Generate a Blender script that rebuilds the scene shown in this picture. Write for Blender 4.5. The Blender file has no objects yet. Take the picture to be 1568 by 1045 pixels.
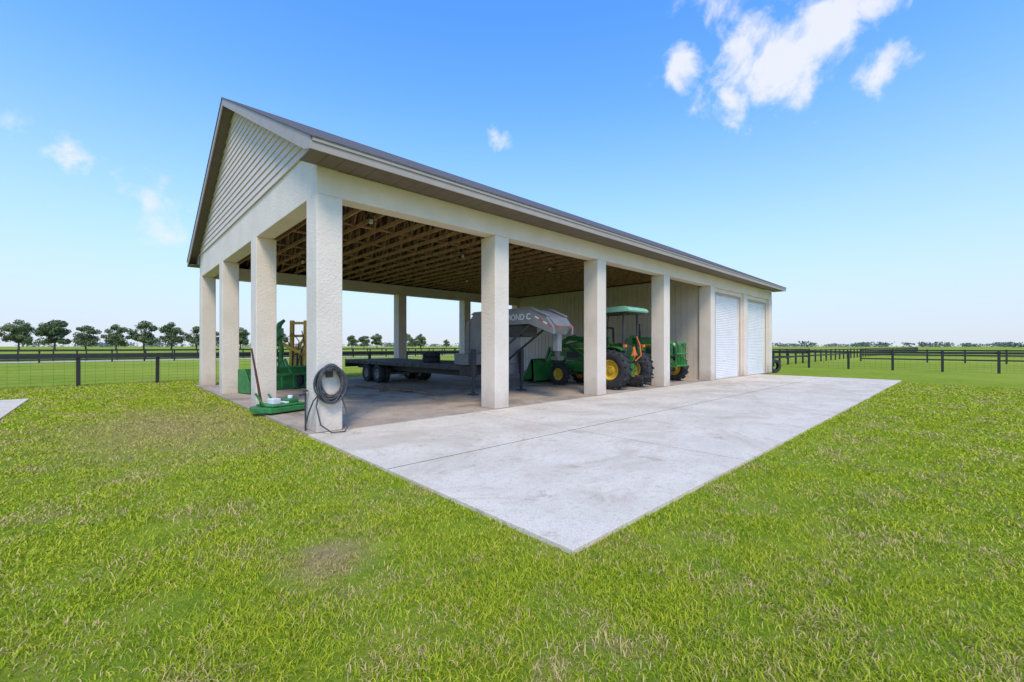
import bpy, math, random
import numpy as np
from mathutils import Vector, Matrix
random.seed(7); rng=np.random.default_rng(7)
S=bpy.context.scene
# ------------------------------------------------------------------ helpers
def link(o):
    S.collection.objects.link(o); return o
def empty(name, loc=(0,0,0), rz=0.0):
    e=bpy.data.objects.new(name,None); e.location=loc; e.rotation_euler=(0,0,rz); e.empty_display_size=.2
    return link(e)
class MB:
    def __init__(s): s.v=[]; s.f=[]; s.m=[]
    def add(s,vs,fs,mi=0):
        n=len(s.v); s.v+= [tuple(p) for p in vs]; s.f+=[tuple(i+n for i in f) for f in fs]; s.m+=[mi]*len(fs)
    def box(s,x0,x1,y0,y1,z0,z1,mi=0):
        s.add([(x0,y0,z0),(x1,y0,z0),(x1,y1,z0),(x0,y1,z0),(x0,y0,z1),(x1,y0,z1),(x1,y1,z1),(x0,y1,z1)],
              [(0,3,2,1),(4,5,6,7),(0,1,5,4),(1,2,6,5),(2,3,7,6),(3,0,4,7)],mi)
    def beam(s,p0,p1,w,h,mi=0,up=(0,0,1)):
        p0=Vector(p0);p1=Vector(p1);d=(p1-p0).normalized();u=Vector(up)
        if abs(d.dot(u))>.99:u=Vector((0,1,0))
        a=d.cross(u).normalized();b=a.cross(d)
        vs=[p+a*(sx*w/2)+b*(sy*h/2) for p in(p0,p1) for sx,sy in((-1,-1),(1,-1),(1,1),(-1,1))]
        s.add(vs,[(3,2,1,0),(4,5,6,7),(0,1,5,4),(1,2,6,5),(2,3,7,6),(3,0,4,7)],mi)
    def cyl(s,p0,p1,r0,r1=None,n=14,mi=0,cap=True):
        if r1 is None:r1=r0
        p0=Vector(p0);p1=Vector(p1);d=(p1-p0).normalized();u=Vector((0,0,1)) if abs(d.z)<.95 else Vector((0,1,0))
        a=d.cross(u).normalized();b=a.cross(d)
        vs=[];
        for p,r in((p0,r0),(p1,r1)):
            for i in range(n):
                t=2*math.pi*i/n; vs.append(p+a*(math.cos(t)*r)+b*(math.sin(t)*r))
        fs=[(i,(i+1)%n,n+(i+1)%n,n+i) for i in range(n)]
        if cap: fs+=[tuple(range(n-1,-1,-1)),tuple(range(n,2*n))]
        s.add(vs,fs,mi)
    def tube(s,pts,r,n=8,mi=0):
        pts=[Vector(p) for p in pts];vs=[];prev=None
        for i,p in enumerate(pts):
            d=(pts[min(i+1,len(pts)-1)]-pts[max(i-1,0)]).normalized()
            if prev is None:
                u=Vector((0,0,1)) if abs(d.z)<.9 else Vector((1,0,0)); a=d.cross(u).normalized()
            else:
                a=(prev-d*prev.dot(d)).normalized()
            prev=a;b=d.cross(a)
            rr=r[i] if isinstance(r,(list,tuple)) else r
            for k in range(n):
                t=2*math.pi*k/n;vs.append(p+a*math.cos(t)*rr+b*math.sin(t)*rr)
        fs=[]
        for i in range(len(pts)-1):
            for k in range(n):
                fs.append((i*n+k,i*n+(k+1)%n,(i+1)*n+(k+1)%n,(i+1)*n+k))
        fs+=[tuple(range(n-1,-1,-1)),tuple(range((len(pts)-1)*n,len(pts)*n))]
        s.add(vs,fs,mi)
    def prism(s,poly,x0,x1,axis='x',mi=0):
        n=len(poly)
        def P(a,b,c):
            return {'x':(c,a,b),'y':(a,c,b),'z':(a,b,c)}[axis]
        vs=[P(a,b,x0) for a,b in poly]+[P(a,b,x1) for a,b in poly]
        fs=[tuple(range(n-1,-1,-1)),tuple(range(n,2*n))]+[(i,(i+1)%n,n+(i+1)%n,n+i) for i in range(n)]
        s.add(vs,fs,mi)
    def lathe_x(s,prof,cx,cy,cz,n=32,mi=0):
        m=len(prof);vs=[]
        for i in range(n):
            t=2*math.pi*i/n
            for x,r in prof: vs.append((cx+x,cy+math.cos(t)*r,cz+math.sin(t)*r))
        fs=[]
        for i in range(n):
            j=(i+1)%n
            for k in range(m-1):
                fs.append((i*m+k,j*m+k,j*m+k+1,i*m+k+1))
        s.add(vs,fs,mi)
    def obj(s,name,mats,parent=None,smooth=False,bevel=0,loc=None):
        me=bpy.data.meshes.new(name);me.from_pydata(s.v,[],s.f)
        if not isinstance(mats,(list,tuple)):mats=[mats]
        for m in mats:me.materials.append(m)
        me.polygons.foreach_set('material_index',s.m)
        me.update()
        import bmesh
        bm=bmesh.new();bm.from_mesh(me);bmesh.ops.recalc_face_normals(bm,faces=bm.faces);bm.to_mesh(me);bm.free()
        if smooth:
            me.polygons.foreach_set('use_smooth',[True]*len(me.polygons))
            try: me.set_sharp_from_angle(angle=math.radians(38))
            except Exception: pass
        o=bpy.data.objects.new(name,me);link(o)
        if parent:o.parent=parent
        if loc:o.location=loc
        if bevel:
            b=o.modifiers.new('bevel','BEVEL');b.width=bevel;b.segments=2;b.limit_method='ANGLE';b.angle_limit=math.radians(40)
        return o
# ------------------------------------------------------------------ materials
def N(nt,t,**k):
    n=nt.nodes.new(t)
    for a,b in k.items():setattr(n,a,b)
    return n
def mat(name,col,rough=.7,col2=None,scale=5,bump=0,bscale=40,metal=0,spec=.5,detail=6,contrast=(.35,.65),dirt=None,coat=0):
    m=bpy.data.materials.new(name);m.use_nodes=True;nt=m.node_tree;b=nt.nodes['Principled BSDF']
    b.inputs['Roughness'].default_value=rough;b.inputs['Metallic'].default_value=metal
    b.inputs['Specular IOR Level'].default_value=spec
    b.inputs['Coat Weight'].default_value=coat
    g=N(nt,'ShaderNodeNewGeometry')
    c2=col2 or tuple(c*.82 for c in col)
    n=N(nt,'ShaderNodeTexNoise');n.inputs['Scale'].default_value=scale;n.inputs['Detail'].default_value=detail;n.inputs['Roughness'].default_value=.62
    nt.links.new(g.outputs['Position'],n.inputs['Vector'])
    r=N(nt,'ShaderNodeValToRGB');r.color_ramp.elements[0].position=contrast[0];r.color_ramp.elements[1].position=contrast[1]
    r.color_ramp.elements[0].color=(*c2,1);r.color_ramp.elements[1].color=(*col,1)
    nt.links.new(n.outputs['Fac'],r.inputs['Fac']);out=r.outputs['Color']
    if dirt:
        sx=N(nt,'ShaderNodeSeparateXYZ');nt.links.new(g.outputs['Position'],sx.inputs[0])
        n2=N(nt,'ShaderNodeTexNoise');n2.inputs['Scale'].default_value=3;n2.inputs['Detail'].default_value=8
        nt.links.new(g.outputs['Position'],n2.inputs['Vector'])
        ml=N(nt,'ShaderNodeMath',operation='MULTIPLY_ADD');ml.inputs[1].default_value=-.9;nt.links.new(n2.outputs['Fac'],ml.inputs[0]);nt.links.new(sx.outputs['Z'],ml.inputs[2])
        mr=N(nt,'ShaderNodeMapRange');mr.inputs['From Min'].default_value=-.45;mr.inputs['From Max'].default_value=dirt[1]-.3;mr.inputs['To Min'].default_value=dirt[2];mr.inputs['To Max'].default_value=0
        nt.links.new(ml.outputs[0],mr.inputs['Value'])
        mx=N(nt,'ShaderNodeMix',data_type='RGBA');nt.links.new(mr.outputs[0],mx.inputs['Factor']);nt.links.new(out,mx.inputs['A']);mx.inputs['B'].default_value=(*dirt[0],1)
        out=mx.outputs['Result']
    nt.links.new(out,b.inputs['Base Color'])
    if bump:
        n3=N(nt,'ShaderNodeTexNoise');n3.inputs['Scale'].default_value=bscale;n3.inputs['Detail'].default_value=5
        nt.links.new(g.outputs['Position'],n3.inputs['Vector'])
        bp=N(nt,'ShaderNodeBump');bp.inputs['Strength'].default_value=bump;bp.inputs['Distance'].default_value=.02
        nt.links.new(n3.outputs['Fac'],bp.inputs['Height']);nt.links.new(bp.outputs[0],b.inputs['Normal'])
    return m
STUCCO=mat('stucco',(.80,.67,.52),.9,(.72,.60,.46),1.2,.7,26,dirt=((.32,.24,.16),.5,.45))
SIDING=mat('siding',(.68,.555,.44),.7,(.63,.51,.405),2)
TRIM=mat('trim',(.40,.33,.265),.6,(.35,.29,.23),2)
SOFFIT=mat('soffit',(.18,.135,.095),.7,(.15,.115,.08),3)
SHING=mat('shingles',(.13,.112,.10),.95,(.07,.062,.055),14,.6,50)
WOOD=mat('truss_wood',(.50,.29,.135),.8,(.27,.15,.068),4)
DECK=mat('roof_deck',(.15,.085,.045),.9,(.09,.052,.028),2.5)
PANEL=mat('wall_panel',(.68,.56,.42),.6,(.61,.50,.37),1.5)
DOOR=mat('door_white',(.84,.79,.72),.45,(.78,.73,.66),2)
BLACK=mat('fence_black',(.018,.017,.016),.7,(.03,.028,.025),6)
RUBBER=mat('rubber',(.022,.022,.022),.85,(.045,.042,.038),8,.3,60)
GREEN=mat('green_paint',(.03,.24,.035),.38,(.022,.17,.028),3,coat=.3)
DGREEN=mat('green_paint_worn',(.03,.24,.05),.5,(.035,.13,.035),6)
MINT=mat('canopy_green',(.27,.56,.36),.45,(.22,.48,.30),4)
YEL=mat('yellow_paint',(.80,.50,.03),.45,(.58,.36,.03),8)
OYEL=mat('worn_yellow_paint',(.80,.46,.05),.6,(.55,.27,.03),9)
GREY=mat('grey_paint',(.19,.19,.19),.42,(.145,.145,.147),2.5,coat=.2)
DARK=mat('dark_metal',(.03,.03,.032),.55,(.05,.045,.04),7)
STEEL=mat('steel',(.35,.35,.35),.4,(.25,.24,.23),9,metal=.7)
RUST=mat('rust',(.18,.055,.03),.85,(.09,.035,.02),12)
ORANGE=mat('orange',(.80,.16,.02),.5)
REDR=mat('red_reflector',(.6,.03,.02),.4)
WHITE=mat('white_paint',(.78,.78,.76),.5)
HOSE=mat('hose_rubber',(.085,.085,.08),.6,(.055,.055,.052),8)
PLANK=mat('plank',(.29,.17,.095),.85,(.14,.08,.045),6,.4,30)
BARK=mat('bark',(.10,.075,.055),.95,(.06,.045,.035),2)
def concrete(name,c1,c2,stain,stamt):
    m=bpy.data.materials.new(name);m.use_nodes=True;nt=m.node_tree;b=nt.nodes['Principled BSDF'];b.inputs['Roughness'].default_value=.9
    b.inputs['Specular IOR Level'].default_value=.15
    g=N(nt,'ShaderNodeNewGeometry')
    def noise(sc,de=8,ro=.6,dist=0):
        n=N(nt,'ShaderNodeTexNoise');n.inputs['Scale'].default_value=sc;n.inputs['Detail'].default_value=de;n.inputs['Roughness'].default_value=ro;n.inputs['Distortion'].default_value=dist
        nt.links.new(g.outputs['Position'],n.inputs['Vector']);return n.outputs['Fac']
    def ramp(f,a,b2):
        r=N(nt,'ShaderNodeMapRange');r.interpolation_type='SMOOTHSTEP';r.inputs['From Min'].default_value=a;r.inputs['From Max'].default_value=b2;nt.links.new(f,r.inputs['Value']);return r.outputs[0]
    def mix(f,A,B,k=1):
        x=N(nt,'ShaderNodeMix',data_type='RGBA')
        if k!=1:
            mm=N(nt,'ShaderNodeMath',operation='MULTIPLY');mm.inputs[1].default_value=k;nt.links.new(f,mm.inputs[0]);f=mm.outputs[0]
        nt.links.new(f,x.inputs['Factor'])
        for s,v in(('A',A),('B',B)):
            if isinstance(v,tuple):x.inputs[s].default_value=(*v,1)
            else:nt.links.new(v,x.inputs[s])
        return x.outputs['Result']
    c=mix(ramp(noise(.9),.35,.65),c1,c2)
    c=mix(ramp(noise(.45,10,.72,1.5),.46,.64),c,stain,stamt)
    c=mix(ramp(noise(65,3,.7),.47,.66),c,tuple(k*.42 for k in c1),.5)
    c=mix(ramp(noise(11,8,.8),.50,.62),c,tuple(k*.58 for k in c1),.5)
    c=mix(ramp(noise(2.1,9,.75,.6),.56,.69),c,tuple(k*.55 for k in stain),.5)
    nt.links.new(c,b.inputs['Base Color'])
    bp=N(nt,'ShaderNodeBump');bp.inputs['Strength'].default_value=.5;bp.inputs['Distance'].default_value=.006
    nt.links.new(noise(90,4),bp.inputs['Height']);nt.links.new(bp.outputs[0],b.inputs['Normal'])
    return m
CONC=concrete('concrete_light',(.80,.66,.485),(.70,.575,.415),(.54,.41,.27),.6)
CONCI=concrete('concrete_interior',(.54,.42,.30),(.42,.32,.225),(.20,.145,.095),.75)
JOINT=mat('joint_dirt',(.10,.075,.045),.95)
# ------------------------------------------------------------------ grass / ground material
def grasscolor(nt,blade):
    g=N(nt,'ShaderNodeNewGeometry')
    def noise(sc,de=6,ro=.6,dist=0):
        n=N(nt,'ShaderNodeTexNoise');n.inputs['Scale'].default_value=sc;n.inputs['Detail'].default_value=de;n.inputs['Roughness'].default_value=ro;n.inputs['Distortion'].default_value=dist
        nt.links.new(g.outputs['Position'],n.inputs['Vector']);return n.outputs['Fac']
    def mr(f,a,b2,lo=0,hi=1):
        r=N(nt,'ShaderNodeMapRange');r.interpolation_type='SMOOTHSTEP';r.inputs['From Min'].default_value=a;r.inputs['From Max'].default_value=b2
        r.inputs['To Min'].default_value=lo;r.inputs['To Max'].default_value=hi;nt.links.new(f,r.inputs['Value']);return r.outputs[0]
    def mix(f,A,B):
        x=N(nt,'ShaderNodeMix',data_type='RGBA');nt.links.new(f,x.inputs['Factor'])
        for s,v in(('A',A),('B',B)):
            if isinstance(v,tuple):x.inputs[s].default_value=(*v,1)
            else:nt.links.new(v,x.inputs[s])
        return x.outputs['Result']
    def mth(op,a,b):
        x=N(nt,'ShaderNodeMath',operation=op)
        for i,v in enumerate((a,b)):
            if isinstance(v,(int,float)):x.inputs[i].default_value=v
            else:nt.links.new(v,x.inputs[i])
        return x.outputs[0]
    def spot(cx,cy,r,ry=None):
        d=N(nt,'ShaderNodeVectorMath',operation='SUBTRACT');nt.links.new(g.outputs['Position'],d.inputs[0]);d.inputs[1].default_value=(cx,cy,0)
        d2=N(nt,'ShaderNodeVectorMath',operation='MULTIPLY');nt.links.new(d.outputs[0],d2.inputs[0]);d2.inputs[1].default_value=(1/r,1/(ry or r),0)
        l=N(nt,'ShaderNodeVectorMath',operation='LENGTH');nt.links.new(d2.outputs[0],l.inputs[0])
        return mr(mth('ADD',l.outputs['Value'],mth('MULTIPLY',noise(3.2,8,.75),2.2)),1.1,2.6,1,0)
    return g,noise,mr,mix,mth,spot
def ground_material():
    m=bpy.data.materials.new('grass_ground');m.use_nodes=True;nt=m.node_tree;b=nt.nodes['Principled BSDF'];b.inputs['Roughness'].default_value=1;b.inputs['Specular IOR Level'].default_value=.05
    g,noise,mr,mix,mth,spot=grasscolor(nt,False)
    c=mix(mr(noise(.35,8,.65),.35,.65),(.26,.325,.022),(.35,.39,.034))
    c=mix(mr(noise(2.5,8,.7),.4,.62),c,(.22,.295,.02))
    c=mix(mr(noise(.022,5,.6),.45,.6),c,(.36,.39,.04))
    dirt=mth('MAXIMUM',spot(1.25,3.4,.34,.34),mth('MULTIPLY',spot(1.0,11.2,1.8,3.6),.75))
    dirt=mth('MAXIMUM',dirt,mth('MULTIPLY',mr(noise(1.1,8,.7),.56,.69),.55))
    c=mix(dirt,c,(.42,.28,.125))
    fine=mr(noise(38,4,.75),.38,.62)
    c=mix(mth('MULTIPLY',fine,.35),c,(.11,.13,.014))
    nt.links.new(c,b.inputs['Base Color'])
    bp=N(nt,'ShaderNodeBump');bp.inputs['Strength'].default_value=.8;bp.inputs['Distance'].default_value=.05
    nt.links.new(noise(14,8,.75),bp.inputs['Height']);nt.links.new(bp.outputs[0],b.inputs['Normal'])
    return m
def blade_material():
    m=bpy.data.materials.new('grass_blades');m.use_nodes=True;nt=m.node_tree;nt.nodes.remove(nt.nodes['Principled BSDF'])
    g,noise,mr,mix,mth,spot=grasscolor(nt,True)
    at=N(nt,'ShaderNodeAttribute');at.attribute_name='rnd';rnd=at.outputs['Fac']
    c=mix(rnd,(.22,.32,.016),(.74,.68,.055))
    c=mix(mth('MULTIPLY',mr(noise(.45,6,.65),.38,.62),.5),c,(.43,.49,.025))
    c=mix(mth('MULTIPLY',mr(noise(1.7,6,.7),.5,.66),.55),c,(.26,.38,.02))
    straw=mr(mth('ADD',rnd,mth('MULTIPLY',mr(noise(1.1,8,.7),.43,.67),.58)),.90,1.03)
    c=mix(straw,c,(.70,.51,.21))
    db=mth('MULTIPLY',mth('MAXIMUM',spot(1.25,3.4,.34),mth('MULTIPLY',spot(1.0,11.2,1.8,3.6),.9)),.7)
    c=mix(db,c,(.58,.41,.17))
    d=N(nt,'ShaderNodeBsdfDiffuse');t=N(nt,'ShaderNodeBsdfTranslucent')
    for n in(d,t):nt.links.new(c,n.inputs['Color'])
    s=N(nt,'ShaderNodeMixShader');s.inputs[0].default_value=.3;nt.links.new(d.outputs[0],s.inputs[1]);nt.links.new(t.outputs[0],s.inputs[2])
    nt.links.new(s.outputs[0],nt.nodes['Material Output'].inputs['Surface'])
    return m
GZ=-.045
mb=MB();L=3500
mb.add([(-L,-L,GZ),(L,-L,GZ),(L,L,GZ),(-L,L,GZ)],[(0,1,2,3)])
mb.obj('ground',ground_material())
def build_grass():
    n=760000
    r0,r1=1.2,26
    t=rng.random(n);A=4.5;k=3**1.5
    tot=A+k*2*(math.sqrt(r1)-math.sqrt(3))
    q=t*tot
    r=np.where(q<A,np.sqrt(2*q),((q-A)/(2*k)+math.sqrt(3))**2)
    ang=math.atan2(.727,.687)+ (rng.random(n)*2-1)*math.radians(64)
    x=r*np.cos(ang);y=r*np.sin(ang)
    keep=(r>.9)
    e=.018*rng.standard_normal(n)+.02*np.sin(x*3.1+y*2.3)*np.sin(y*5.7-x*4.1)
    keep&=~((x>2.67+e)&(x<27.2+e)&(y>2.13+e)&(y<8.3))
    keep&=~((x>2.66+e)&(x<29.8)&(y>8.1)&(y<21.85))
    keep&=~((x<-1.7+e)&(x>-6)&(y>7)&(y<19.8+e))
    dd=np.hypot((x-1.25),y-3.4)+.22*np.sin(x*7+2*np.sin(y*5))*np.sin(y*6.3+1)
    keep&=~((dd<.42)&(rng.random(n)<.75*(1-dd/.5)))
    dd2=np.hypot((x-1.0)/1.7,(y-11.2)/3.4); keep&=~((dd2<1)&(rng.random(n)<.5))
    cl=np.sin(x*5.1+1.3*np.sin(y*3.7))*np.sin(y*4.7+1.1*np.sin(x*4.3+1))
    cl2=np.sin(x*1.9+1.7*np.sin(y*1.3+.5))*np.sin(y*2.1+1.5*np.sin(x*1.7+2))
    keep&=~((cl<-.35)&(rng.random(n)<.45))
    keep&=~((cl2<-.6)&(rng.random(n)<.5))
    x=x[keep];y=y[keep];r=r[keep];cl=cl[keep];n=len(x)
    w=(.0019+.0021*rng.random(n))*np.maximum(1,r/3.6)
    h=(.015+.030*rng.random(n)**1.6)*(1+.25*cl)*np.minimum(1.15,np.maximum(1,(r/9)**.2))
    a=rng.random(n)*2*np.pi; dx=np.cos(a);dy=np.sin(a)
    b=rng.random(n)*2*np.pi; lx=np.cos(b);ly=np.sin(b); lean=h*(.4+1.3*rng.random(n))
    V=np.zeros((n,5,3))
    V[:,0]=np.stack([x-dx*w,y-dy*w,np.full(n,GZ-.004)],1)
    V[:,1]=np.stack([x+dx*w,y+dy*w,np.full(n,GZ-.004)],1)
    mx=x+lx*lean*.38;my=y+ly*lean*.38
    V[:,2]=np.stack([mx+dx*w*.85,my+dy*w*.85,GZ+h*.65],1)
    V[:,3]=np.stack([mx-dx*w*.85,my-dy*w*.85,GZ+h*.65],1)
    V[:,4]=np.stack([x+lx*lean,y+ly*lean,GZ+h*(.7+.4*rng.random(n))],1)
    me=bpy.data.meshes.new('grass')
    me.vertices.add(n*5);me.vertices.foreach_set('co',V.reshape(-1).astype(np.float32))
    base=(np.arange(n)*5)[:,None]
    loops=np.concatenate([base+np.array([0,1,2,3]),base+np.array([3,2,4])],1).reshape(-1).astype(np.int32)
    me.loops.add(n*7);me.loops.foreach_set('vertex_index',loops)
    st=(np.arange(n)*7)[:,None]+np.array([0,4]);me.polygons.add(n*2);me.polygons.foreach_set('loop_start',st.reshape(-1).astype(np.int32))
    me.update(calc_edges=True)
    at=me.attributes.new('rnd','FLOAT','POINT');at.data.foreach_set('value',np.repeat(rng.random(n),5).astype(np.float32))
    me.materials.append(blade_material());link(bpy.data.objects.new('grass',me))
build_grass()
# ------------------------------------------------------------------ slabs
UR=[3.30,7.65,12.05,16.5,21.0,25.4,29.65]; CW=.48; CD=.56
V0=8.21; VB=21.75; U0=2.82; UE=29.65
pad=empty('concrete_driveway')
mb=MB()
xs=[2.67]+[6.55+4.42*i for i in range(5)]+[27.2]
ys=[2.13,5.2,8.205]
for i in range(len(xs)-1):
    for j in range(2):
        mb.box(xs[i]+(.013 if i else 0),xs[i+1]-(.013 if i<5 else 0),ys[j]+(.018 if j else 0),ys[j+1]-(.018 if j==0 else 0),-.12,0)
mb.obj('slabs',CONC,pad,bevel=.004)
mb=MB();mb.box(2.69,27.18,2.15,8.19,-.13,-.006);mb.obj('joint_fill',JOINT,pad)
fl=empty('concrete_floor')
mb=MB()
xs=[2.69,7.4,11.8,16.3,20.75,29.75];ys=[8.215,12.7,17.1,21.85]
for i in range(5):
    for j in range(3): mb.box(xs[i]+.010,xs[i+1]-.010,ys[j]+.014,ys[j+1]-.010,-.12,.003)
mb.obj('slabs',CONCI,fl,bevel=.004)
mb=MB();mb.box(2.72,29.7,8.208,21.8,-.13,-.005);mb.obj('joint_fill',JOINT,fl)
mb=MB();mb.box(-6,-1.7,6,12.9,-.12,-.005);mb.box(-6,-1.7,12.92,19.8,-.12,-.005);mb.obj('concrete_path',CONC,bevel=.008)
# ------------------------------------------------------------------ barn
barn=empty('equipment_barn')
BZ=4.42; SZ=4.93; TZ=5.13; EV=7.55; VM=(V0+VB)/2; EVB=2*VM-EV; SL=.503; UG=2.49; UGE=29.98
RZ=TZ+(VM-EV)*SL
mb=MB()
for u in UR:
    mb.box(u-CW,u,V0,V0+CD,0,BZ); mb.box(u-CW,u,VB-CD,VB,0,BZ)
gv=[12.57,16.95]
for v in gv:
    mb.box(U0,U0+CW,v,v+CD,0,BZ); mb.box(UE-CW,UE,v,v+CD,0,BZ)
mb.obj('columns',STUCCO,barn,bevel=.018)
mb=MB()
mb.box(U0+.012,UE-.012,V0+.012,V0+.40,BZ,SZ-.003)
mb.box(U0+.012,UE-.012,VB-.40,VB-.012,BZ,SZ-.003)
mb.box(U0+.012,U0+.40,V0+.40,VB-.40,BZ,5.30)
mb.box(U0+.012,U0+.40,V0+.012,V0+.40,SZ-.003,5.30);mb.box(U0+.012,U0+.40,VB-.40,VB-.012,SZ-.003,5.30)
mb.box(UE-.40,UE-.012,V0+.40,VB-.40,BZ,5.30)
mb.obj('beams',STUCCO,barn,bevel=.01)
def roofz(v): return TZ+(min(v,2*VM-v)-EV)*SL
for nm,ux,sg in(('gable_siding_front',U0-.0,-1),('gable_siding_rear',UE,1)):
    mb=MB();z=5.302;h=.185
    while z<RZ-.25:
        z2=min(z+h,RZ-.16)
        va=EV+(z+.12-TZ)/SL; vb=EV+(z2+.12-TZ)/SL
        va=max(va,V0-.0)
        vb=max(vb,va+.001)
        a,b=ux+sg*.030,ux+sg*.003
        vs=[(a,va,z),(a,2*VM-va,z),(b,2*VM-vb,z2),(b,vb,z2),(ux-sg*.06,va,z),(ux-sg*.06,2*VM-va,z),(ux-sg*.06,2*VM-vb,z2),(ux-sg*.06,vb,z2)]
        mb.add(vs,[(0,1,2,3),(7,6,5,4),(0,4,5,1),(1,5,6,2),(2,6,7,3),(3,7,4,0)])
        z+=h
    mb.obj(nm,SIDING,barn)
def slope(mb,vo,vi,t0,t1,u0,u1):
    for s in(0,1):
        f=(lambda v:v) if s==0 else (lambda v:2*VM-v)
        pa=[(f(vo),TZ+(vo-EV)*SL+t0),(f(vi),TZ+(vi-EV)*SL+t0),(f(vi),TZ+(vi-EV)*SL+t1),(f(vo),TZ+(vo-EV)*SL+t1)]
        mb.prism(pa,u0,u1,'x')
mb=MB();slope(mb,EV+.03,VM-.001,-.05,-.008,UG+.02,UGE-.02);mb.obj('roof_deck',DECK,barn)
mb=MB();slope(mb,EV-.035,VM-.001,0,.022,UG-.02,UGE+.02);mb.obj('roof_shingles',SHING,barn)
mb=MB()
mb.box(UG+.03,UGE-.03,EV-.0,EV+.025,SZ-.012,TZ-.004);mb.box(UG+.03,UGE-.03,EVB-.025,EVB,SZ-.012,TZ-.004)
mb.obj('eave_fascia',TRIM,barn)
mb=MB();mb.box(UG+.03,UGE-.03,EV-.022,EV-.002,TZ-.075,TZ-.006);mb.box(UG+.03,UGE-.03,EVB+.002,EVB+.022,TZ-.075,TZ-.006);mb.obj('drip_edge',TRIM,barn)
mb=MB()
for (a,b) in((UG,UG+.028),(UGE-.028,UGE)):
    for s in(0,1):
        f=(lambda v:v) if s==0 else (lambda v:2*VM-v)
        mb.prism([(f(EV-.0),SZ-.012),(f(EV+.30),SZ-.012+.08),(f(VM-.001),RZ-.215),(f(VM-.001),RZ-.003),(f(EV),TZ-.003)],a,b,'x')
mb.obj('rake_fascia',TRIM,barn)
mb=MB()
u=UG+.032
while u<UGE-.1:
    u2=min(u+.30,UGE-.035)
    mb.box(u,u2-.008,EV+.03,V0+.009,SZ,SZ+.02); mb.box(u,u2-.008,VB-.009,EVB-.03,SZ,SZ+.02); u=u2
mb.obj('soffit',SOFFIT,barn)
mb=MB()
for (a,b) in((UG+.03,U0-.0),(UE,UGE-.03)):
    for s in(0,1):
        f=(lambda v:v) if s==0 else (lambda v:2*VM-v)
        mb.prism([(f(EV+.05),TZ+.05*SL-.13),(f(VM),RZ-.13),(f(VM),RZ-.11),(f(EV+.05),TZ+.05*SL-.11)],a,b,'x')
mb.obj('rake_soffit',SOFFIT,barn)
mb=MB()
for (a,b) in((U0-.05,U0-.002),(UE+.002,UE+.05)):
    for s in(0,1):
        f=(lambda v:v) if s==0 else (lambda v:2*VM-v)
        mb.prism([(f(EV+.03),SZ+.022),(f(V0+.05),SZ+.022),(f(V0+.05),5.36),(f(EV+.03),TZ-.1)],a,b,'x')
mb.obj('eave_box_ends',TRIM,barn)
# trusses
mb=MB();u=3.35
while u<20.6:
    mb.beam((u,V0+.05,SZ+.06),(u,VB-.05,SZ+.06),.04,.10)
    for s in(0,1):
        f=(lambda v:v) if s==0 else (lambda v:2*VM-v)
        mb.beam((u,f(EV+.25),roofz(EV+.25)-.12),(u,f(VM),RZ-.12),.04,.11)
        bs=[V0+.5,V0+2.1,V0+3.9,V0+5.6];ts=[V0+1.3,V0+3.0,V0+4.8]
        for i in range(3):
            mb.beam((u+.003,f(bs[i]),SZ+.1),(u+.003,f(ts[i]),roofz(ts[i])-.16),.036,.075)
            mb.beam((u-.003,f(ts[i]),roofz(ts[i])-.16),(u-.003,f(bs[i+1]),SZ+.1),.036,.075)
        mb.beam((u+.002,f(bs[3]),SZ+.1),(u+.002,f(VM-.03),RZ-.2),.036,.075)
    u+=.61
for v in(V0+1.7,V0+3.9,VM-1,VM+1.2,VB-3.9,VB-1.9):
    mb.beam((3.25,v,SZ+.15),(20.6,v,SZ+.15),.09,.038)
for v in(VM-2.4,VM+2.2):
    for k in range(5):
        mb.beam((3.5+k*3.4,v,SZ+.14),(6.6+k*3.4,v+.05,roofz(v)-.3),.036,.08)
mb.obj('roof_trusses',WOOD,barn)
mb=MB()
for u,v in((5.0,10.6),(9.3,12.4),(13.5,12.0),(5.5,17.5),(13,17)):
    mb.cyl((u,v,SZ),(u,v,SZ-.05),.07,.07,12,0);mb.cyl((u,v,SZ-.05),(u,v,SZ-.15),.035,.05,10,1)
mb.obj('lamp_sockets',[DARK,WHITE],barn,smooth=True)
mb=MB();up=20.62
mb.box(up+.03,up+.16,V0+.60,VB-.6,.003,SZ-.02,1)
v=V0+.60
while v<VB-.62:
    mb.box(up,up+.03,v,min(v+.265,VB-.61),.004,SZ-.03,0); mb.box(up+.022,up+.03,v+.265,min(v+.30,VB-.6),.004,SZ-.03,0);v+=.30
mb.obj('partition_wall',[PANEL,SOFFIT],barn)
mb=MB()
for k in(4,5):
    a,b=UR[k],UR[k+1]-CW
    mb.box(a,a+.35,V0+.14,V0+.34,0,BZ);mb.box(b-.35,b,V0+.14,V0+.34,0,BZ)
    mb.box(a+.35,b-.35,V0+.14,V0+.34,4.12,BZ)
    mb.box(UR[k],UR[k+1]-CW,VB-.34,VB-.14,0,BZ)
vv=[V0+CD]+[q for v in gv for q in(v,v+CD)]+[VB-CD]
for i in range(0,6,2): mb.box(UE-.34,UE-.14,vv[i],vv[i+1],0,BZ)
mb.obj('enclosed_walls',STUCCO,barn,bevel=.008)
mb=MB()
for k in(4,5):
    a,b=UR[k]+.35,UR[k+1]-CW-.35;z=.03
    while z<4.1:
        zt=min(z+.085,4.12)
        mb.prism([(V0+.24,z),(V0+.222,z+.015),(V0+.218,z+.045),(V0+.225,zt-.012),(V0+.24,zt),(V0+.26,zt),(V0+.26,z)],a,b,'x');z+=.087
    mb.box(a,b,V0+.20,V0+.27,.0,.03)
    mb.box(a+1.2,a+1.5,V0+.195,V0+.215,.9,.94)
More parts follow.
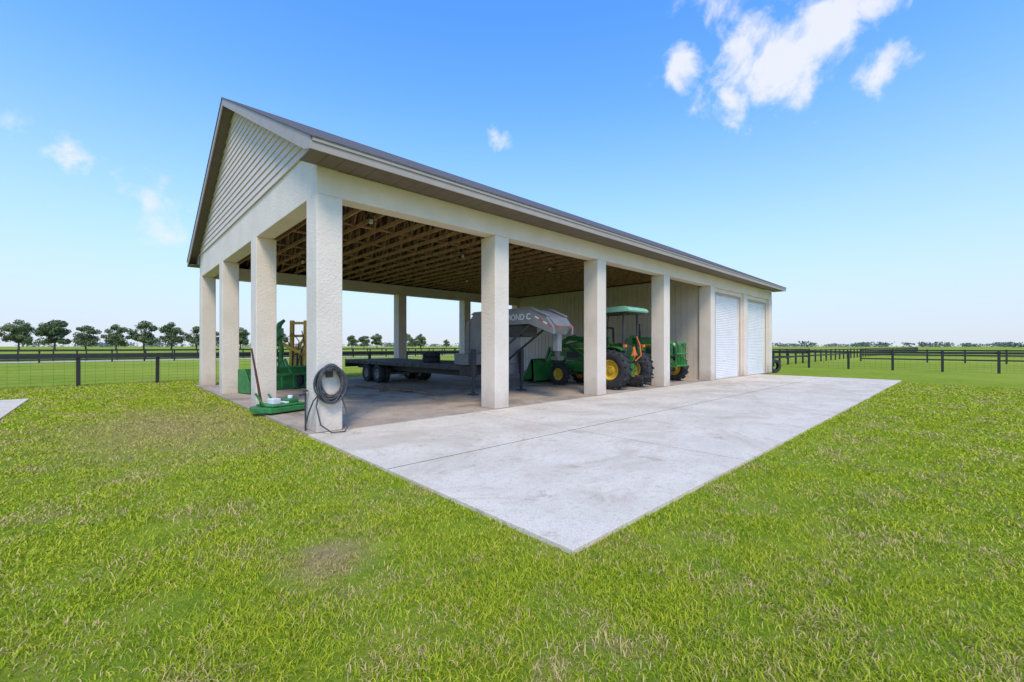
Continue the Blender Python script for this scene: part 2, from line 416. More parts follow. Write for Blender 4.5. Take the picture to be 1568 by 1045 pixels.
mb.obj('roll_up_doors',DOOR,barn)
mb=MB()
for k in(4,5):
    a,b=UR[k]+.35,UR[k+1]-CW-.35
    mb.box(a-.09,a,V0+.115,V0+.139,0,4.21);mb.box(b,b+.09,V0+.115,V0+.139,0,4.21);mb.box(a,b,V0+.115,V0+.139,4.121,4.21)
mb.obj('door_trim',TRIM,barn)
# ------------------------------------------------------------------ fences
def fence(name,p0,p1,sp,mesh=True,H=1.33,rails=(1.27,)):
    p0=Vector(p0);p1=Vector(p1);d=p1-p0;Ln=d.length;d.normalize();n=int(round(Ln/sp));nrm=Vector((-d.y,d.x,0))
    mb=MB()
    for i in range(n+1):
        q=p0+d*(Ln*i/n); hh=H+random.uniform(-.02,.03)
        mb.beam((q.x,q.y,GZ-.1),(q.x+random.uniform(-.01,.01),q.y,GZ+hh),.13,.13,0,up=tuple(nrm))
    for i in range(n):
        a=p0+d*(Ln*i/n)-nrm*.09;b=p0+d*(Ln*(i+1)/n-.01)-nrm*.09
        for z in rails:
            j=random.uniform(-.008,.008);mb.beam((a.x,a.y,GZ+z-.05+j),(b.x,b.y,GZ+z-.05-j),.03,.14,0)
    if mesh:
        a=p0-nrm*.075;b=p1-nrm*.075
        for k in range(9):
            z=GZ+.08+k*.13;mb.beam((a.x,a.y,z),(b.x,b.y,z),.006,.006,1)
        m=int(Ln/.3)
        for i in range(m+1):
            q=a+d*(i*.3);mb.beam((q.x,q.y,GZ+.05),(q.x,q.y,GZ+1.15),.005,.005,1)
    return mb.obj(name,[BLACK,DARK])
fence('paddock_fence',(-18.3,25,0),(41.7,25,0),2.5)
fence('paddock_fence',(39,-20.5,0),(39,10.7,0),2.4,rails=(1.27,))
fence('paddock_fence',(39.3,11,0),(190,11,0),2.5,mesh=False,rails=(1.27,.75))
fence('paddock_fence',(-80,62,0),(120,62,0),2.6,mesh=False,rails=(1.27,.8,.35))
fence('paddock_fence',(-80,70,0),(150,70,0),2.6,mesh=False,rails=(1.27,.8,.35))
fence('paddock_fence',(60,-60,0),(60,8,0),2.6,mesh=False,rails=(1.27,.8,.35))
fence('paddock_fence',(66,14,0),(66,60,0),2.6,mesh=False,rails=(1.27,.8,.35))
mb=MB();mb.add([(-200,64,GZ+.006),(250,64,GZ+.006),(250,68,GZ+.006),(-200,68,GZ+.006)],[(0,1,2,3)]);mb.obj('farm_road',mat('road_gravel',(.52,.46,.36),.95,(.42,.36,.28),.8))
# ------------------------------------------------------------------ trees
def leafmat(n,c1,c2):
    m=bpy.data.materials.new(n);m.use_nodes=True;nt=m.node_tree;b=nt.nodes['Principled BSDF'];b.inputs['Roughness'].default_value=.8;b.inputs['Specular IOR Level'].default_value=.2
    g=N(nt,'ShaderNodeNewGeometry');nz=N(nt,'ShaderNodeTexNoise');nz.inputs['Scale'].default_value=.9;nz.inputs['Detail'].default_value=4;nt.links.new(g.outputs['Position'],nz.inputs['Vector'])
    r=N(nt,'ShaderNodeValToRGB');r.color_ramp.elements[0].position=.35;r.color_ramp.elements[1].position=.65;r.color_ramp.elements[0].color=(*c1,1);r.color_ramp.elements[1].color=(*c2,1)
    nt.links.new(nz.outputs['Fac'],r.inputs['Fac']);nt.links.new(r.outputs[0],b.inputs['Base Color']);return m
LEAF=leafmat('oak_leaves',(.09,.12,.05),(.17,.20,.08))
def treemesh(seed,H=10.5,W=9):
    R=random.Random(seed);mb=MB()
    tk=[(0,0,-.3),(R.uniform(-.1,.1),0,1),(R.uniform(-.2,.2),R.uniform(-.2,.2),H*.26)]
    mb.tube(tk,[.32,.24,.2],8,0);cl=[]
    for i in range(24):
        a=i*2.4+R.uniform(-.4,.4);fr=R.uniform(.3,1);z=R.uniform(.27,.84)*H
        rad=W/2*.82*fr*math.sqrt(max(.1,1-((z/H-.45)/.5)**2))
        e=(math.cos(a)*rad,math.sin(a)*rad,z)
        s=tk[2];m=((s[0]+e[0])*.5+R.uniform(-.3,.3),(s[1]+e[1])*.5,(s[2]+e[2])*.5+R.uniform(-.2,.5))
        mb.tube([s,m,e],[.13,.08,.03],5,0);cl.append((e,R.uniform(.9,1.6)))
    cl.append(((0,0,H*.86),1.3));cl.append(((0,0,H*.6),2.1));cl.append(((.5,-.5,H*.42),1.9))
    for (cx,cy,cz),r in cl:
        for k in range(200):
            d=Vector((R.gauss(0,1),R.gauss(0,1),R.gauss(0,1))).normalized();q=r*R.random()**.4
            p=Vector((cx+d.x*q,cy+d.y*q,cz+d.z*q*.8))
            a=Vector((R.gauss(0,1),R.gauss(0,1),R.gauss(0,1))).normalized();b=a.cross(d+Vector((.01,.3,.1))).normalized();s=R.uniform(.12,.26)
            mb.add([p-a*s-b*s*.5,p+a*s*.2-b*s,p+a*s+b*s*.4,p-a*s*.1+b*s],[(0,1,2,3)],1)
    me=bpy.data.meshes.new('oak');me.from_pydata(mb.v,[],mb.f);me.materials.append(BARK);me.materials.append(LEAF);me.polygons.foreach_set('material_index',mb.m);me.update();return me
TM=[treemesh(i,10+.4*(i%3),8.2+.5*(i%2)) for i in range(5)]
def tree(x,y,s=1):
    o=bpy.data.objects.new('oak_tree',random.choice(TM));link(o);o.location=(x,y,GZ);o.rotation_euler=(0,0,random.random()*6.28);k=s*random.uniform(.86,1.08);o.scale=(k*random.uniform(.95,1.12),k,k*random.uniform(.92,1.05))
u=-50
while u<26:
    tree(u,200+random.uniform(-2,2));u+=7.6+random.uniform(-.6,.6)
for u in(31,37,43,50,58): tree(u,214+random.uniform(-6,6),.95)
for u,v,s in((100,236,.9),(108,238,.85),(117,240,.95),(138,245,1.15),(146,240,.85),(160,262,.9),(176,300,.8),(194,280,.8)): tree(u,v,s)
mb=MB();R=random.Random(3)
def clump(x,y,h,w):
    for k in range(70):
        p=Vector((x+R.gauss(0,.33)*w,y+R.gauss(0,.33)*w,h*(.12+.8*R.random()**.8)))
        a=Vector((R.gauss(0,1),R.gauss(0,1),R.gauss(0,1))).normalized();b=a.cross(Vector((R.gauss(0,1),R.gauss(0,1),.3))).normalized();s=h*R.uniform(.07,.16)
        mb.add([p-a*s-b*s*.6,p+a*s-b*s,p+a*s*.8+b*s,p-a*s+b*s*.7],[(0,1,2,3)])
th=math.atan2(.727,.687)
for i in range(420):
    a=th+math.radians(R.uniform(-62,58));d=R.uniform(750,1300)
    dens=.5+.5*math.sin(a*23)*math.sin(a*51+1)
    if R.random()>dens+.3:continue
    clump(d*math.cos(a),d*math.sin(a),R.uniform(4,9),R.uniform(9,22))
for pxp,d,h in((1232,520,8),(1245,540,6),(1412,600,8),(1418,600,7),(1480,700,7),(1556,420,5),(1320,800,9)):
    r=(pxp-784)/659;clump(d*(.687+.727*r),d*(.727-.687*r),h,h*1.3)
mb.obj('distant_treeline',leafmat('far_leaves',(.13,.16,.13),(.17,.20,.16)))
# ------------------------------------------------------------------ wheels
def tire(mb,cx,cy,cz,r,w,rim,mi=0,lugs=0,n=40):
    hw=w/2
    mb.lathe_x([(-hw*.75,rim),(-hw,rim+(r-rim)*.35),(-hw,r-(r-rim)*.3),(-hw*.8,r-.02),(0,r),(hw*.8,r-.02),(hw,r-(r-rim)*.3),(hw,rim+(r-rim)*.35),(hw*.75,rim)],cx,cy,cz,n,mi)
    for i in range(lugs):
        for s in(-1,1):
            t=2*math.pi*(i+(.5 if s>0 else 0))/lugs;t2=t+.16
            a=Vector((cx+s*hw*.98,cy+math.cos(t2)*(r-.005),cz+math.sin(t2)*(r-.005)));b=Vector((cx-s*.01,cy+math.cos(t)*(r+.005),cz+math.sin(t)*(r+.005)))
            mb.beam(a,b,.045,.06,mi,up=(0,math.cos(t),math.sin(t)))
def rim(mb,cx,cy,cz,r,w,mi=1,side=0):
    for s in(-1,1):
        mb.lathe_x([(s*w*.37,r+.005),(s*w*.36,r-.03),(s*w*.18,r*.8),(s*w*.14,r*.42),(s*w*.26,r*.36),(s*w*.28,r*.12),(s*w*.28,.001)],cx,cy,cz,24,mi)
        for k in range(6):
            t=k*math.pi/3;mb.cyl((cx+s*w*.22,cy+math.cos(t)*r*.26,cz+math.sin(t)*r*.26),(cx+s*w*.31,cy+math.cos(t)*r*.26,cz+math.sin(t)*r*.26),r*.045,n=6,mi=2)
# ------------------------------------------------------------------ tractor
def tractor(loc,rz,canopy=True,loader=True,s=1.0):
    e=empty('farm_tractor',loc,rz);e.scale=(s,s,s)
    mb=MB()
    for sx in(-1,1):
        tire(mb,sx*.74,0,.70,.70,.44,.36,0,18);rim(mb,sx*.74,0,.70,.36,.44)
    mb.obj('rear_wheels',[RUBBER,YEL,DARK],e,smooth=True)
    mb=MB();fr=.43 if canopy else .52
    for sx in(-1,1):
        tire(mb,sx*.70,2.45,fr,fr,.29,fr*.56,0,14,28);rim(mb,sx*.70,2.45,fr,fr*.56,.29)
    mb.obj('front_wheels',[RUBBER,YEL,DARK],e,smooth=True)
    mb=MB()
    mb.beam((-.62,2.45,.46),(.62,2.45,.46),.16,.16)
    mb.box(-.6,.6,.35,1.15,.78,.84);mb.box(-.52,-.3,1.0,1.25,.35,.8);mb.box(.3,.5,.7,1.2,.4,.78)
    for sx in(-1,1):
        mb.beam((sx*.28,-.3,.45),(sx*.38,-1.0,.42),.05,.07);mb.beam((sx*.25,-.25,1.0),(sx*.36,-.8,.95),.05,.06);mb.beam((sx*.36,-.78,.95),(sx*.38,-.85,.45),.03,.03)
    mb.cyl((.3,1.45,1.5),(.3,1.45,2.3),.035);mb.cyl((.3,1.45,1.7),(.3,1.45,2.0),.06)
    mb.obj('chassis',DARK,e,bevel=.015)
    mb=MB();mb.prism([(-.35,.5),(-.35,.95),(.9,1.0),(2.6,.95),(2.75,.6),(.9,.45)],-.2,.2,'x');mb.cyl((-.6,0,.7),(.6,0,.7),.12);mb.obj('transmission',GREEN,e,bevel=.02)
    mb=MB();mb.prism([(1.12,.98),(1.08,1.74),(1.6,1.76),(2.55,1.62),(2.82,1.48),(2.86,1.0)],-.33,.33,'x');mb.prism([(1.0,.95),(1.0,1.84),(1.08,1.84),(1.105,.95)],-.36,.36,'x')
    mb.obj('hood',GREEN,e,bevel=.05)
    mb=MB();mb.box(-.25,.25,2.84,2.885,1.0,1.40);
    for sx in(-1,1):mb.box(sx*.335-.004,sx*.335+.004,1.75,2.4,1.06,1.32)
    mb.obj('grille',DARK,e)
    mb=MB()
    for sx in(-1,1):
        mb.box(sx*.338-.004,sx*.338+.004,1.15,2.6,1.42,1.47)
    mb.obj('stripe',YEL,e)
    mb=MB()
    for sx in(-1,1):
        P=[];n=10
        for i in range(n+1):
            t=math.radians(58+i*105/n);P.append((-math.cos(t)*.80,.72+math.sin(t)*.80))
        for i in range(n):
            (y0,z0),(y1,z1)=P[i],P[i+1]
            mb.beam((sx*.64,y0,z0),(sx*.64,y1,z1),.36,.025,0,up=(0,0,1))
        mb.prism([(p[0],p[1]) for p in P]+[(.5,.86),(-.2,.86)],sx*.47-.012,sx*.47+.012,'x')
    mb.obj('fenders',GREEN,e)
    mb=MB();mb.box(-.25,.25,-.1,.38,1.02,1.14);mb.prism([(-.14,1.1),(-.22,1.58),(-.14,1.6),(-.04,1.12)],-.24,.24,'x');mb.obj('seat',[DARK if canopy else YEL],e,bevel=.04)
    mb=MB();mb.cyl((0,1.0,1.1),(0,.78,1.62),.03);c=Vector((0,.76,1.66));ring=[]
    for i in range(21):
        t=2*math.pi*i/20;ring.append((c.x+.2*math.cos(t),c.y+.2*math.sin(t)*.75,c.z+.2*math.sin(t)*.35))
    mb.tube(ring,.016,6);mb.beam(ring[0],ring[10],.02,.02);mb.obj('steering_wheel',DARK,e,smooth=True)
    mb=MB()
    top=2.72 if canopy else 2.2
    for sx in(-1,1):
        mb.beam((sx*.48,-.28,.9),(sx*.46,-.30,top),.07,.07,0)
        if canopy: mb.beam((sx*.42,1.02,1.6),(sx*.44,.95,top),.035,.035,0)
    mb.beam((-.48,-.30,top),(.48,-.30,top),.07,.07);mb.obj('roll_bar',DARK,e,bevel=.01)
    if canopy:
        mb=MB();mb.prism([(-.62,2.76),(-.66,2.81),(-.58,2.90),(-.42,2.95),(.95,2.95),(1.12,2.90),(1.2,2.83),(1.16,2.76)],-.66,.66,'x')
        for k in(-.4,-.13,.13,.4): mb.box(k-.04,k+.04,-.35,.9,2.951,2.975)
        mb.obj('canopy',MINT,e,bevel=.04)
        mb=MB();mb.box(-.6,.6,-.55,1.05,2.72,2.758);mb.obj('canopy_liner',DARK,e)
    else:
        mb=MB()
        for i in range(7): mb.box(-.42+i*.135,-.39+i*.135,3.02,3.06,.62,1.55)
        for z in(.62,1.08,1.5): mb.box(-.45,.45,3.061,3.10,z,z+.06)
        for sx in(-.40,.40): mb.beam((sx,2.6,.72),(sx,3.05,.72),.08,.10);mb.beam((sx,2.75,1.55),(sx,3.06,1.3),.05,.05)
        for sx in(-1,1):
            mb.beam((sx*.50,1.2,.7),(sx*.50,1.12,1.75),.09,.2);mb.box(sx*.47-.05,sx*.47+.05,1.25,2.5,.95,1.1)
        mb.obj('brush_guard',GREEN,e,bevel=.006)
        mb=MB()
        for sx in(-.2,.2): mb.cyl((sx,2.86,1.46),(sx,2.90,1.46),.055,n=12)
        mb.obj('headlights',WHITE,e)
    mb=MB()
    for sx in(-1,1):
        mb.box(sx*.62-.06,sx*.62+.06,-.50,-.42,1.50,1.60)
    mb.obj('tail_lamps',ORANGE,e)
    mb=MB();mb.prism([(-.2,1.2),(.2,1.2),(0,1.55)],-.46,-.45,'y');mb.obj('slow_vehicle_emblem',ORANGE,e)
    mb=MB();mb.tube([(.15,-.4,1.0),(.3,-.55,1.2),(.38,-.45,1.6),(.3,-.36,1.9)],.022,6);mb.tube([(-.1,-.4,.95),(-.22,-.6,1.15),(-.15,-.5,1.5)],.018,6);mb.obj('hydraulic_hoses',ORANGE if canopy else DARK,e,smooth=True)
    if loader:
        mb=MB()
        for sx in(-1,1):
            mb.beam((sx*.49,1.15,.6),(sx*.49,1.05,1.9),.10,.24)
            mb.tube([(sx*.49,1.02,1.8),(sx*.49,2.2,1.85),(sx*.49,3.0,1.3),(sx*.49,3.55,.45)],.095,4)
            mb.beam((sx*.49,1.15,1.05),(sx*.49,2.2,1.6),.06,.07)
        mb.beam((-.47,3.1,1.15),(.47,3.1,1.15),.12,.12)
        mb.prism([(3.55,.12),(3.6,.95),(3.78,1.02),(3.72,.2),(4.3,.08),(4.3,.05),(3.7,.05)],-1.0,.95,'x')
        for sx in(-1,1): mb.prism([(3.6,.06),(3.62,.98),(3.78,1.0),(4.3,.08)],sx*.98-.02,sx*.98+.02,'x')
        mb.beam((-.35,3.5,.9),(-.35,3.3,1.5),.1,.1);mb.beam((.35,3.5,.9),(.35,3.3,1.5),.1,.1)
        for k in range(3): mb.box(-.85+k*.75,-.79+k*.75,3.56,3.60,.15,.9)
        mb.obj('front_loader',GREEN,e,bevel=.008)
        mb=MB()
        for sx in(-1,1):
            mb.cyl((sx*.58,1.3,1.05),(sx*.58,2.3,1.62),.035,n=10);mb.tube([(sx*.56,1.1,1.5),(sx*.6,1.8,1.98),(sx*.58,2.6,1.72),(sx*.56,3.1,1.3)],.016,6)
        mb.obj('loader_hydraulics',DARK,e,smooth=True)
    return e
tractor((14.42,9.05,0),0,True,True,1.04)
tractor((18.50,12.2,0),math.pi,False,False,1.15)
# ------------------------------------------------------------------ trailer
tr=empty('gooseneck_trailer',(9.85,0,0))
mb=MB()
for sx in(-1,1):
    mb.box(sx*.62-.06,sx*.62+.06,11.6,20.9,.55,.86)
    mb.box(sx*1.25-.05,sx*1.25+.05,11.6,20.9,.80,.97)
    v=12.2
    while v<20.8:
        mb.box(sx*1.31-.008,sx*1.31+.012,v,v+.09,.83,.94);v+=.6
v=11.7
while v<20.8: mb.box(-1.2,1.2,v,v+.05,.80,.86);v+=.45
mb.box(-1.3,1.3,20.9,21.0,.6,.97);mb.box(-1.3,1.3,11.5,11.6,.62,.97)
mb.obj('frame',DARK,tr,bevel=.006)
mb=MB()
for i in range(13): mb.box(-1.19+i*.184,-1.19+i*.184+.172,11.62,20.88,.90,.945)
mb.obj('deck_boards',mat('deck_board',(.06,.052,.045),.9,(.03,.026,.024),5),tr)
mb=MB()
for v in(17.65,18.7):
    for sx in(-1,1):
        for q in(.92,1.18): tire(mb,sx*q,v,.41,.41,.23,.2,0,0,28);rim(mb,sx*q,v,.41,.2,.23,1)
    mb.cyl((-1.1,v,.41),(1.1,v,.41),.07,n=10,mi=2)
mb.obj('wheels',[RUBBER,STEEL,STEEL],tr,smooth=True)
mb=MB()
neck=[(12.6,.60),(12.6,.95),(12.25,1.15),(12.2,2.45),(11.85,2.76),(9.1,2.76),(8.5,2.52),(8.2,2.15),(8.2,1.95),(8.6,2.08),(9.2,2.28),(10.7,2.28),(11.05,2.1),(11.2,.60)]
for sx in(-1,1):
    mb.prism(neck,sx*.42-.04,sx*.42+.04,'x')
    mb.prism([(12.0,2.72),(11.85,2.79),(9.1,2.79),(8.45,2.53),(8.45,2.49),(9.1,2.75),(12.0,2.69)],sx*.42-.075,sx*.42+.075,'x')
    mb.prism([(12.45,.98),(12.15,1.1),(12.1,2.5),(12.2,2.5)],sx*.42-.075,sx*.42+.075,'x');mb.box(sx*.42-.075,sx*.42+.075,11.18,11.24,.62,2.05)
mb.box(-.38,.38,9.2,11.6,2.31,2.35);mb.box(-.38,.38,9.2,11.6,2.66,2.70)
mb.box(-.38,.38,11.3,12.1,.9,2.3)
mb.box(-1.22,-.50,11.25,12.0,.98,1.35);mb.box(.50,1.22,11.25,12.0,.98,2.05);mb.box(.50,1.22,11.3,11.49,.6,.978)
mb.prism([(8.4,1.95),(8.15,2.2),(8.45,2.47),(9.1,2.73),(9.2,2.3)],-.36,.36,'x')
mb.box(-.1,.1,8.35,8.55,1.45,2.0)
mb.obj('gooseneck',GREY,tr,bevel=.012)
mb=MB()
mb.cyl((0,8.45,1.25),(0,8.45,1.6),.09);mb.box(-.14,.14,8.3,8.6,1.18,1.3)
for sx in(-1,1):
    mb.box(sx*1.1-.07,sx*1.1+.07,11.03,11.17,.62,1.5);mb.box(sx*1.1-.045,sx*1.1+.045,11.055,11.145,.06,.62);mb.box(sx*1.1-.14,sx*1.1+.14,10.96,11.24,.003,.05)
mb.box(-.35,.35,9.6,10.6,1.9,2.26)
mb.beam((-.42,9.2,2.24),(-.42,11.1,1.1),.06,.06);mb.beam((.42,9.2,2.24),(.42,11.1,1.1),.06,.06)
mb.obj('jacks_and_coupler',DARK,tr,bevel=.01)
mb=MB()
for i in range(4):
    mb.beam((-.463,8.27+i*.17,2.17+i*.085),(-.463,8.27+(i+.9)*.17,2.17+(i+.9)*.085),.004,.035,i%2)
mb.box(-.35,-.2,8.11,8.15,2.16,2.20,0);mb.box(.2,.35,8.11,8.15,2.16,2.20,0)
mb.obj('reflective_tape',[REDR,WHITE],tr)
fc=bpy.data.curves.new('lettering','FONT');fc.body='DIAMOND C';fc.size=.26;fc.extrude=.003;fc.align_x='LEFT';fc.offset=.004
fo=bpy.data.objects.new('lettering',fc);link(fo);fc.materials.append(WHITE);fo.parent=tr
fo.matrix_local=Matrix(((0,0,-1,-.468),(-1,0,0,10.62),(0,1,0,2.42),(0,0,0,1)))
mb=MB()
for k,(x,y) in enumerate(((-.2,15.0),(.35,15.9))):
    for j in range(2):
        m2=MB();tire(m2,0,0,0,.36,.2,.2,0,0,24)
        mb.add([(x+p[2],y+p[1],1.055+.205*j+p[0]) for p in m2.v],m2.f)
mb.obj('spare_tires',RUBBER,tr,smooth=True)
# ------------------------------------------------------------------ hose on corner column
hs=empty('garden_hose')
mb=MB();cx,cz=3.04,.92
pts=[];turns=11
for i in range(turns*28+1):
    t=2*math.pi*i/28;k=i/28
    rr=.235+.028*math.sin(k*2.3)+.035*math.sin(k*5.1+1);rz=.31+.05*math.sin(k*1.7)+.02*math.sin(k*4)
    pts.append((cx+.02*math.sin(k*3)+rr*math.sin(t),8.13-.055*math.sin(k*1.9)-.01*math.sin(t*.5),cz-.0+.10-.10*(rz/.31)+rz*math.cos(t)))
mb.tube(pts,.0145,6)
mb.tube([(cx-.2,8.12,.85),(cx-.26,8.1,.5),(cx-.22,8.0,.18),(cx-.05,7.93,.03),(cx+.2,7.95,.02),(cx+.3,8.02,.12),(cx+.28,8.1,.4),(cx+.18,8.12,.7)],.0135,6)
mb.tube([(2.72,8.5,.02),(2.7,8.45,.1),(2.72,8.35,.35),(2.76,8.2,.6),(2.86,8.12,.75)],.0135,6)
mb.obj('hose_coil',HOSE,hs,smooth=True)
mb=MB();mb.box(cx-.06,cx+.06,8.16,8.205,1.02,1.24);mb.tube([(cx-.12,8.08,1.10),(cx-.1,8.02,1.17),(cx,8.0,1.20),(cx+.1,8.02,1.17),(cx+.12,8.08,1.10)],.02,6);mb.box(cx-.1,cx+.1,8.0,8.16,1.14,1.17)
mb.obj('hanger',DARK,hs)
wt=empty('water_spigot');mb=MB();mb.cyl((2.76,8.62,-.05),(2.76,8.62,.72),.018,n=8);mb.cyl((2.76,8.62,.70),(2.64,8.60,.68),.02,n=8);mb.cyl((2.76,8.62,.74),(2.76,8.62,.77),.045,n=10);mb.obj('pipe',DARK,wt)
# ------------------------------------------------------------------ implements
im=empty('mower_attachment',(3.15,11.55,0),math.radians(18))
mb=MB();mb.prism([(-.55,-.42),(.5,-.42),(.62,-.1),(.5,.42),(-.55,.42),(-.68,.1)],.04,.16,'z');mb.prism([(-.45,-.34),(.42,-.34),(.42,.34),(-.45,.34)],.165,.21,'z')
mb.beam((-.45,0,.2),(-.6,.1,.5),.06,.05);mb.beam((.0,.3,.2),(-.1,.4,.42),.05,.05);mb.box(.1,.35,-.15,.15,.21,.30)
mb.obj('deck',DGREEN,im,bevel=.02)
mb=MB();mb.box(-.3,-.1,-.12,.12,.21,.34);mb.cyl((.22,0,.30),(.22,0,.38),.06);mb.box(-.02,.06,-.2,.2,.21,.25);mb.obj('gearbox',WHITE,im,bevel=.015)
mb=MB();mb.cyl((-.5,-.3,.07),(-.5,-.22,.07),.07);mb.cyl((.5,-.3,.07),(.5,-.22,.07),.07);mb.obj('wheels',RUBBER,im)
mb=MB();mb.tube([(-.42,.12,.1),(-.52,.12,.7),(-.66,.14,1.55)],[.035,.028,.02],8);mb.obj('lever',RUST,im,smooth=True)
bx=empty('box_blade',(4.55,17.0,0),math.radians(14))
mb=MB();mb.prism([(.25,.03),(.30,.3),(.22,.82),(.17,.82),(.22,.3),(.17,.03)],-1.25,1.15,'x')
for sx in(-1.08,1): mb.prism([(-.5,.03),(-.5,.35),(-.2,.82),(.3,.82),(.3,.03)],sx*1.16-.015,sx*1.16+.015,'x')
mb.beam((-1.24,-.1,.58),(1.14,-.1,.58),.1,.1)
for sx in(-.35,.35): mb.beam((sx,-.15,.6),(sx*.4,-.1,1.15),.05,.08)
for k in range(5): mb.beam((-.9+k*.45,-.12,.6),(-.9+k*.45,-.16,.12),.03,.07)
mb.beam((0,-.1,1.1),(0,.25,.6),.05,.05)
mb.obj('blade_box',DGREEN,bx,bevel=.008)
bh=empty('backhoe_attachment',(5.45,17.9,0),-math.radians(43))
mb=MB()
for sx in(-.26,.27): mb.beam((sx,0,.3),(sx+.04,0,2.6),.13,.14)
for z in(.6,1.15,1.55,2.0,2.5): mb.beam((-.24,0,z),(.29,0,z),.09,.10)
mb.beam((-.24,.0,1.15),(.3,.0,2.0),.09,.09);mb.beam((.25,-.1,1.3),(-.6,-.12,1.72),.12,.12);mb.box(-.16,.2,-.06,.06,.65,1.1)
mb.box(-.2,.6,-.25,.25,.02,.3)
mb.obj('mast',OYEL,bh,bevel=.01)
mb=MB()
for sx in(-.18,.0,.16): mb.cyl((sx,-.09,.5),(sx+.02,-.09,1.5),.03,n=10)
mb.tube([(-.2,-.1,1.5),(-.35,-.18,1.9),(-.1,-.2,2.1),(.1,-.12,1.8),(.05,-.1,1.3)],.018,6);mb.tube([(.2,-.1,2.2),(.35,-.2,1.7),(.2,-.25,1.2),(.0,-.1,.9)],.018,6)
mb.box(-.5,-.2,-.42,-.36,.5,.62)
mb.obj('cylinders_and_hoses',DARK,bh,smooth=True)
mb=MB();mb.tube([(-.4,-.1,.5),(-.6,-.12,1.1),(-.55,-.15,1.6),(-.7,-.2,2.1),(-.6,-.2,2.45),(-.42,-.2,2.6)],[.10,.09,.08,.12,.10,.06],8)
mb.prism([(-.9,1.85),(-.65,1.80),(-.48,2.0),(-.50,2.3),(-.65,2.12),(-.88,2.08)],-.4,-.1,'y')
mb.box(-1.0,.35,-.35,.3,.35,.85);mb.beam((-.9,-.2,.9),(-.7,-.2,1.5),.08,.1)
mb.obj('boom_and_bucket',GREEN,bh,bevel=.01)
mb=MB();mb.cyl((.1,-.5,.32),(.1,-.3,.32),.32,n=20);mb.cyl((-.8,-.5,.28),(-.8,-.3,.28),.28,n=20);mb.obj('wheels',RUBBER,bh)
def plank(pts,w,h):
    mb=MB();mb.beam(*pts,w,h);return mb.obj('timber_plank',PLANK,bevel=.006)
plank([(7.85,15.9,.05),(7.75,11.9,.05)],.11,.08)
plank([(7.2,16.6,.04),(7.7,13.2,.06)],.12,.05)
plank([(6.9,17.2,.06),(6.3,15.6,.05)],.14,.09)
plank([(7.0,14.2,.035),(7.9,14.0,.035)],.09,.05)
o=MB();tire(o,0,0,0,.42,.24,.22,0,0,26);sp=o.obj('rubber_tire',RUBBER,smooth=True);sp.location=(30.1,8.2,.38);sp.rotation_euler=(0,0,math.radians(60))
# ------------------------------------------------------------------ world, sun
W=bpy.data.worlds.new('World');S.world=W;W.use_nodes=True;nt=W.node_tree;bg=nt.nodes['Background']
SUN_EL=math.radians(52)
sdir=Vector((-.58,-.81,0)).normalized()
sky=N(nt,'ShaderNodeTexSky',sky_type='NISHITA');sky.sun_disc=False;sky.sun_elevation=SUN_EL;sky.sun_rotation=math.atan2(sdir.x,sdir.y)
sky.air_density=1.0;sky.dust_density=.6;sky.ozone_density=2.0
tc=N(nt,'ShaderNodeTexCoord')
tint=N(nt,'ShaderNodeMix',data_type='RGBA',blend_type='MULTIPLY');tint.inputs['Factor'].default_value=1;nt.links.new(sky.outputs[0],tint.inputs['A']);tint.inputs['B'].default_value=(.72,1.65,2.75,1)
sxyz=N(nt,'ShaderNodeSeparateXYZ');nt.links.new(tc.outputs['Generated'],sxyz.inputs[0])
rp=N(nt,'ShaderNodeValToRGB');rp.color_ramp.interpolation='B_SPLINE'
els=rp.color_ramp.elements
els[0].position=0;els[0].color=(.98,)*3+(1,);els[1].position=.68;els[1].color=(.0,)*3+(1,)
for p,vv_ in((.09,.87),(.2,.58),(.33,.30),(.48,.07)):
    q=els.new(p);q.color=(vv_,)*3+(1,)
nt.links.new(sxyz.outputs['Z'],rp.inputs['Fac'])
hz=N(nt,'ShaderNodeMix',data_type='RGBA');nt.links.new(rp.outputs['Color'],hz.inputs['Factor']);nt.links.new(tint.outputs['Result'],hz.inputs['A']);hz.inputs['B'].default_value=(5.0,5.3,5.85,1)
F=Vector((.687,.727,0));Rr=Vector((.727,-.687,0))
def pdir(px,py):
    v=F*659+Rr*(px-784)+Vector((0,0,1))*(530.5-py);return v.normalized(),v.length
blobs=[(1200,95,95,1.25),(1265,50,75,1.25),(1150,60,60,1.1),(1345,108,52,1.0),(1040,100,44,.95),(1120,145,55,.98),(1110,30,55,.88),(1345,5,52,1.1),(1395,100,34,.85),(245,290,50,.85),(112,240,34,.66),(190,252,36,.62),(765,212,24,.60),(0,185,38,.72),(250,345,40,.5),(1010,40,40,.5)]
prev=None
for px,py,rd,am in blobs:
    d,l=pdir(px,py)
    s=N(nt,'ShaderNodeVectorMath',operation='DISTANCE');nt.links.new(tc.outputs['Generated'],s.inputs[0]);s.inputs[1].default_value=d
    m=N(nt,'ShaderNodeMapRange');m.interpolation_type='SMOOTHSTEP';m.inputs['From Min'].default_value=0;m.inputs['From Max'].default_value=rd*1.5/l;m.inputs['To Min'].default_value=am;m.inputs['To Max'].default_value=0
    nt.links.new(s.outputs['Value'],m.inputs['Value'])
    if prev is None:prev=m.outputs[0]
    else:
        a=N(nt,'ShaderNodeMath',operation='MAXIMUM');nt.links.new(prev,a.inputs[0]);nt.links.new(m.outputs[0],a.inputs[1]);prev=a.outputs[0]
nz=N(nt,'ShaderNodeTexNoise');nz.inputs['Scale'].default_value=13;nz.inputs['Detail'].default_value=10;nz.inputs['Roughness'].default_value=.6;nz.inputs['Distortion'].default_value=.3
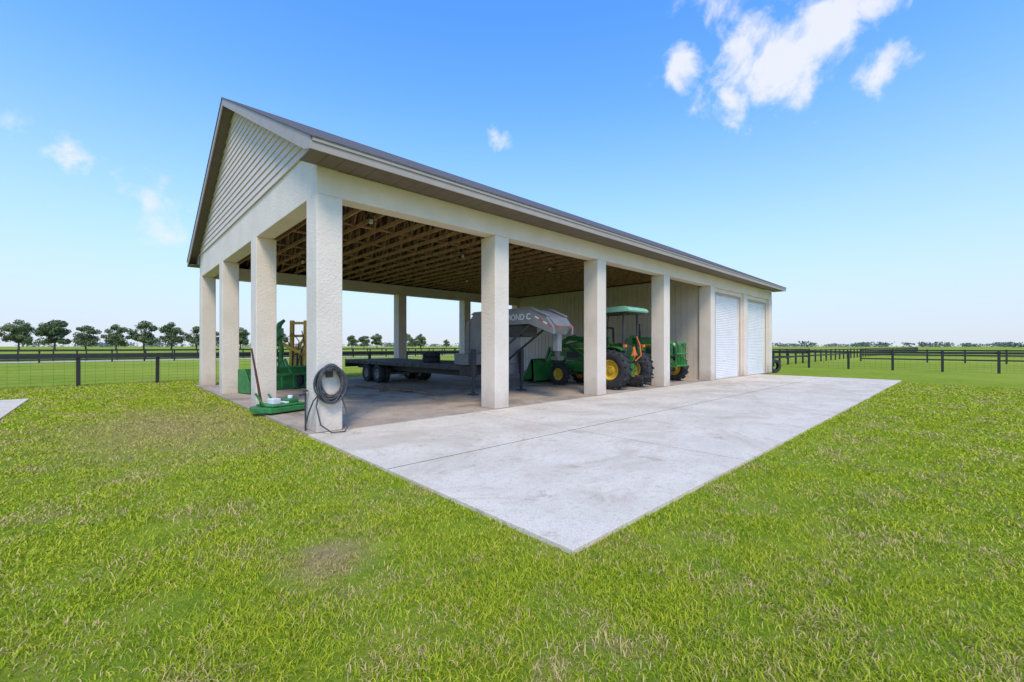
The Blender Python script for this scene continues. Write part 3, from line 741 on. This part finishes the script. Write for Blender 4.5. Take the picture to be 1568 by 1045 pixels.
nt.links.new(tc.outputs['Generated'],nz.inputs['Vector'])
st=N(nt,'ShaderNodeMapRange');st.inputs['From Min'].default_value=.28;st.inputs['From Max'].default_value=.72;nt.links.new(nz.outputs['Fac'],st.inputs['Value'])
a=N(nt,'ShaderNodeMath',operation='MULTIPLY_ADD');nt.links.new(prev,a.inputs[0]);a.inputs[1].default_value=.75;nt.links.new(st.outputs[0],a.inputs[2])
m=N(nt,'ShaderNodeMapRange');m.interpolation_type='SMOOTHSTEP';m.inputs['From Min'].default_value=.80;m.inputs['From Max'].default_value=1.42;m.inputs['To Max'].default_value=.90;nt.links.new(a.outputs[0],m.inputs['Value'])
gate=N(nt,'ShaderNodeMath',operation='MULTIPLY');g2=N(nt,'ShaderNodeMapRange');g2.inputs['From Max'].default_value=.25;nt.links.new(prev,g2.inputs['Value']);nt.links.new(m.outputs[0],gate.inputs[0]);nt.links.new(g2.outputs[0],gate.inputs[1])
mx=N(nt,'ShaderNodeMix',data_type='RGBA');nt.links.new(gate.outputs[0],mx.inputs['Factor']);nt.links.new(hz.outputs['Result'],mx.inputs['A']);mx.inputs['B'].default_value=(6.1,6.2,6.4,1)
nt.links.new(mx.outputs['Result'],bg.inputs['Color']);bg.inputs['Strength'].default_value=.15
sl=bpy.data.lights.new('sun','SUN');sl.energy=2.9;sl.angle=math.radians(18);sl.color=(1,.87,.67)
so=bpy.data.objects.new('sun',sl);link(so)
to=Vector((sdir.x*math.cos(SUN_EL),sdir.y*math.cos(SUN_EL),math.sin(SUN_EL)));so.rotation_euler=to.to_track_quat('Z','Y').to_euler();so.location=(0,0,30)
# ------------------------------------------------------------------ camera
c=bpy.data.cameras.new('camera');co=bpy.data.objects.new('camera',c);link(co);S.camera=co
co.location=(0,0,1.6);co.rotation_euler=(math.radians(90),0,-math.atan2(.687,.727))
c.sensor_width=36;c.lens=659/1568*36;c.shift_y=.0051;c.clip_end=8000;c.clip_start=.05
S.view_settings.view_transform='Standard';S.view_settings.look='None';S.view_settings.exposure=0
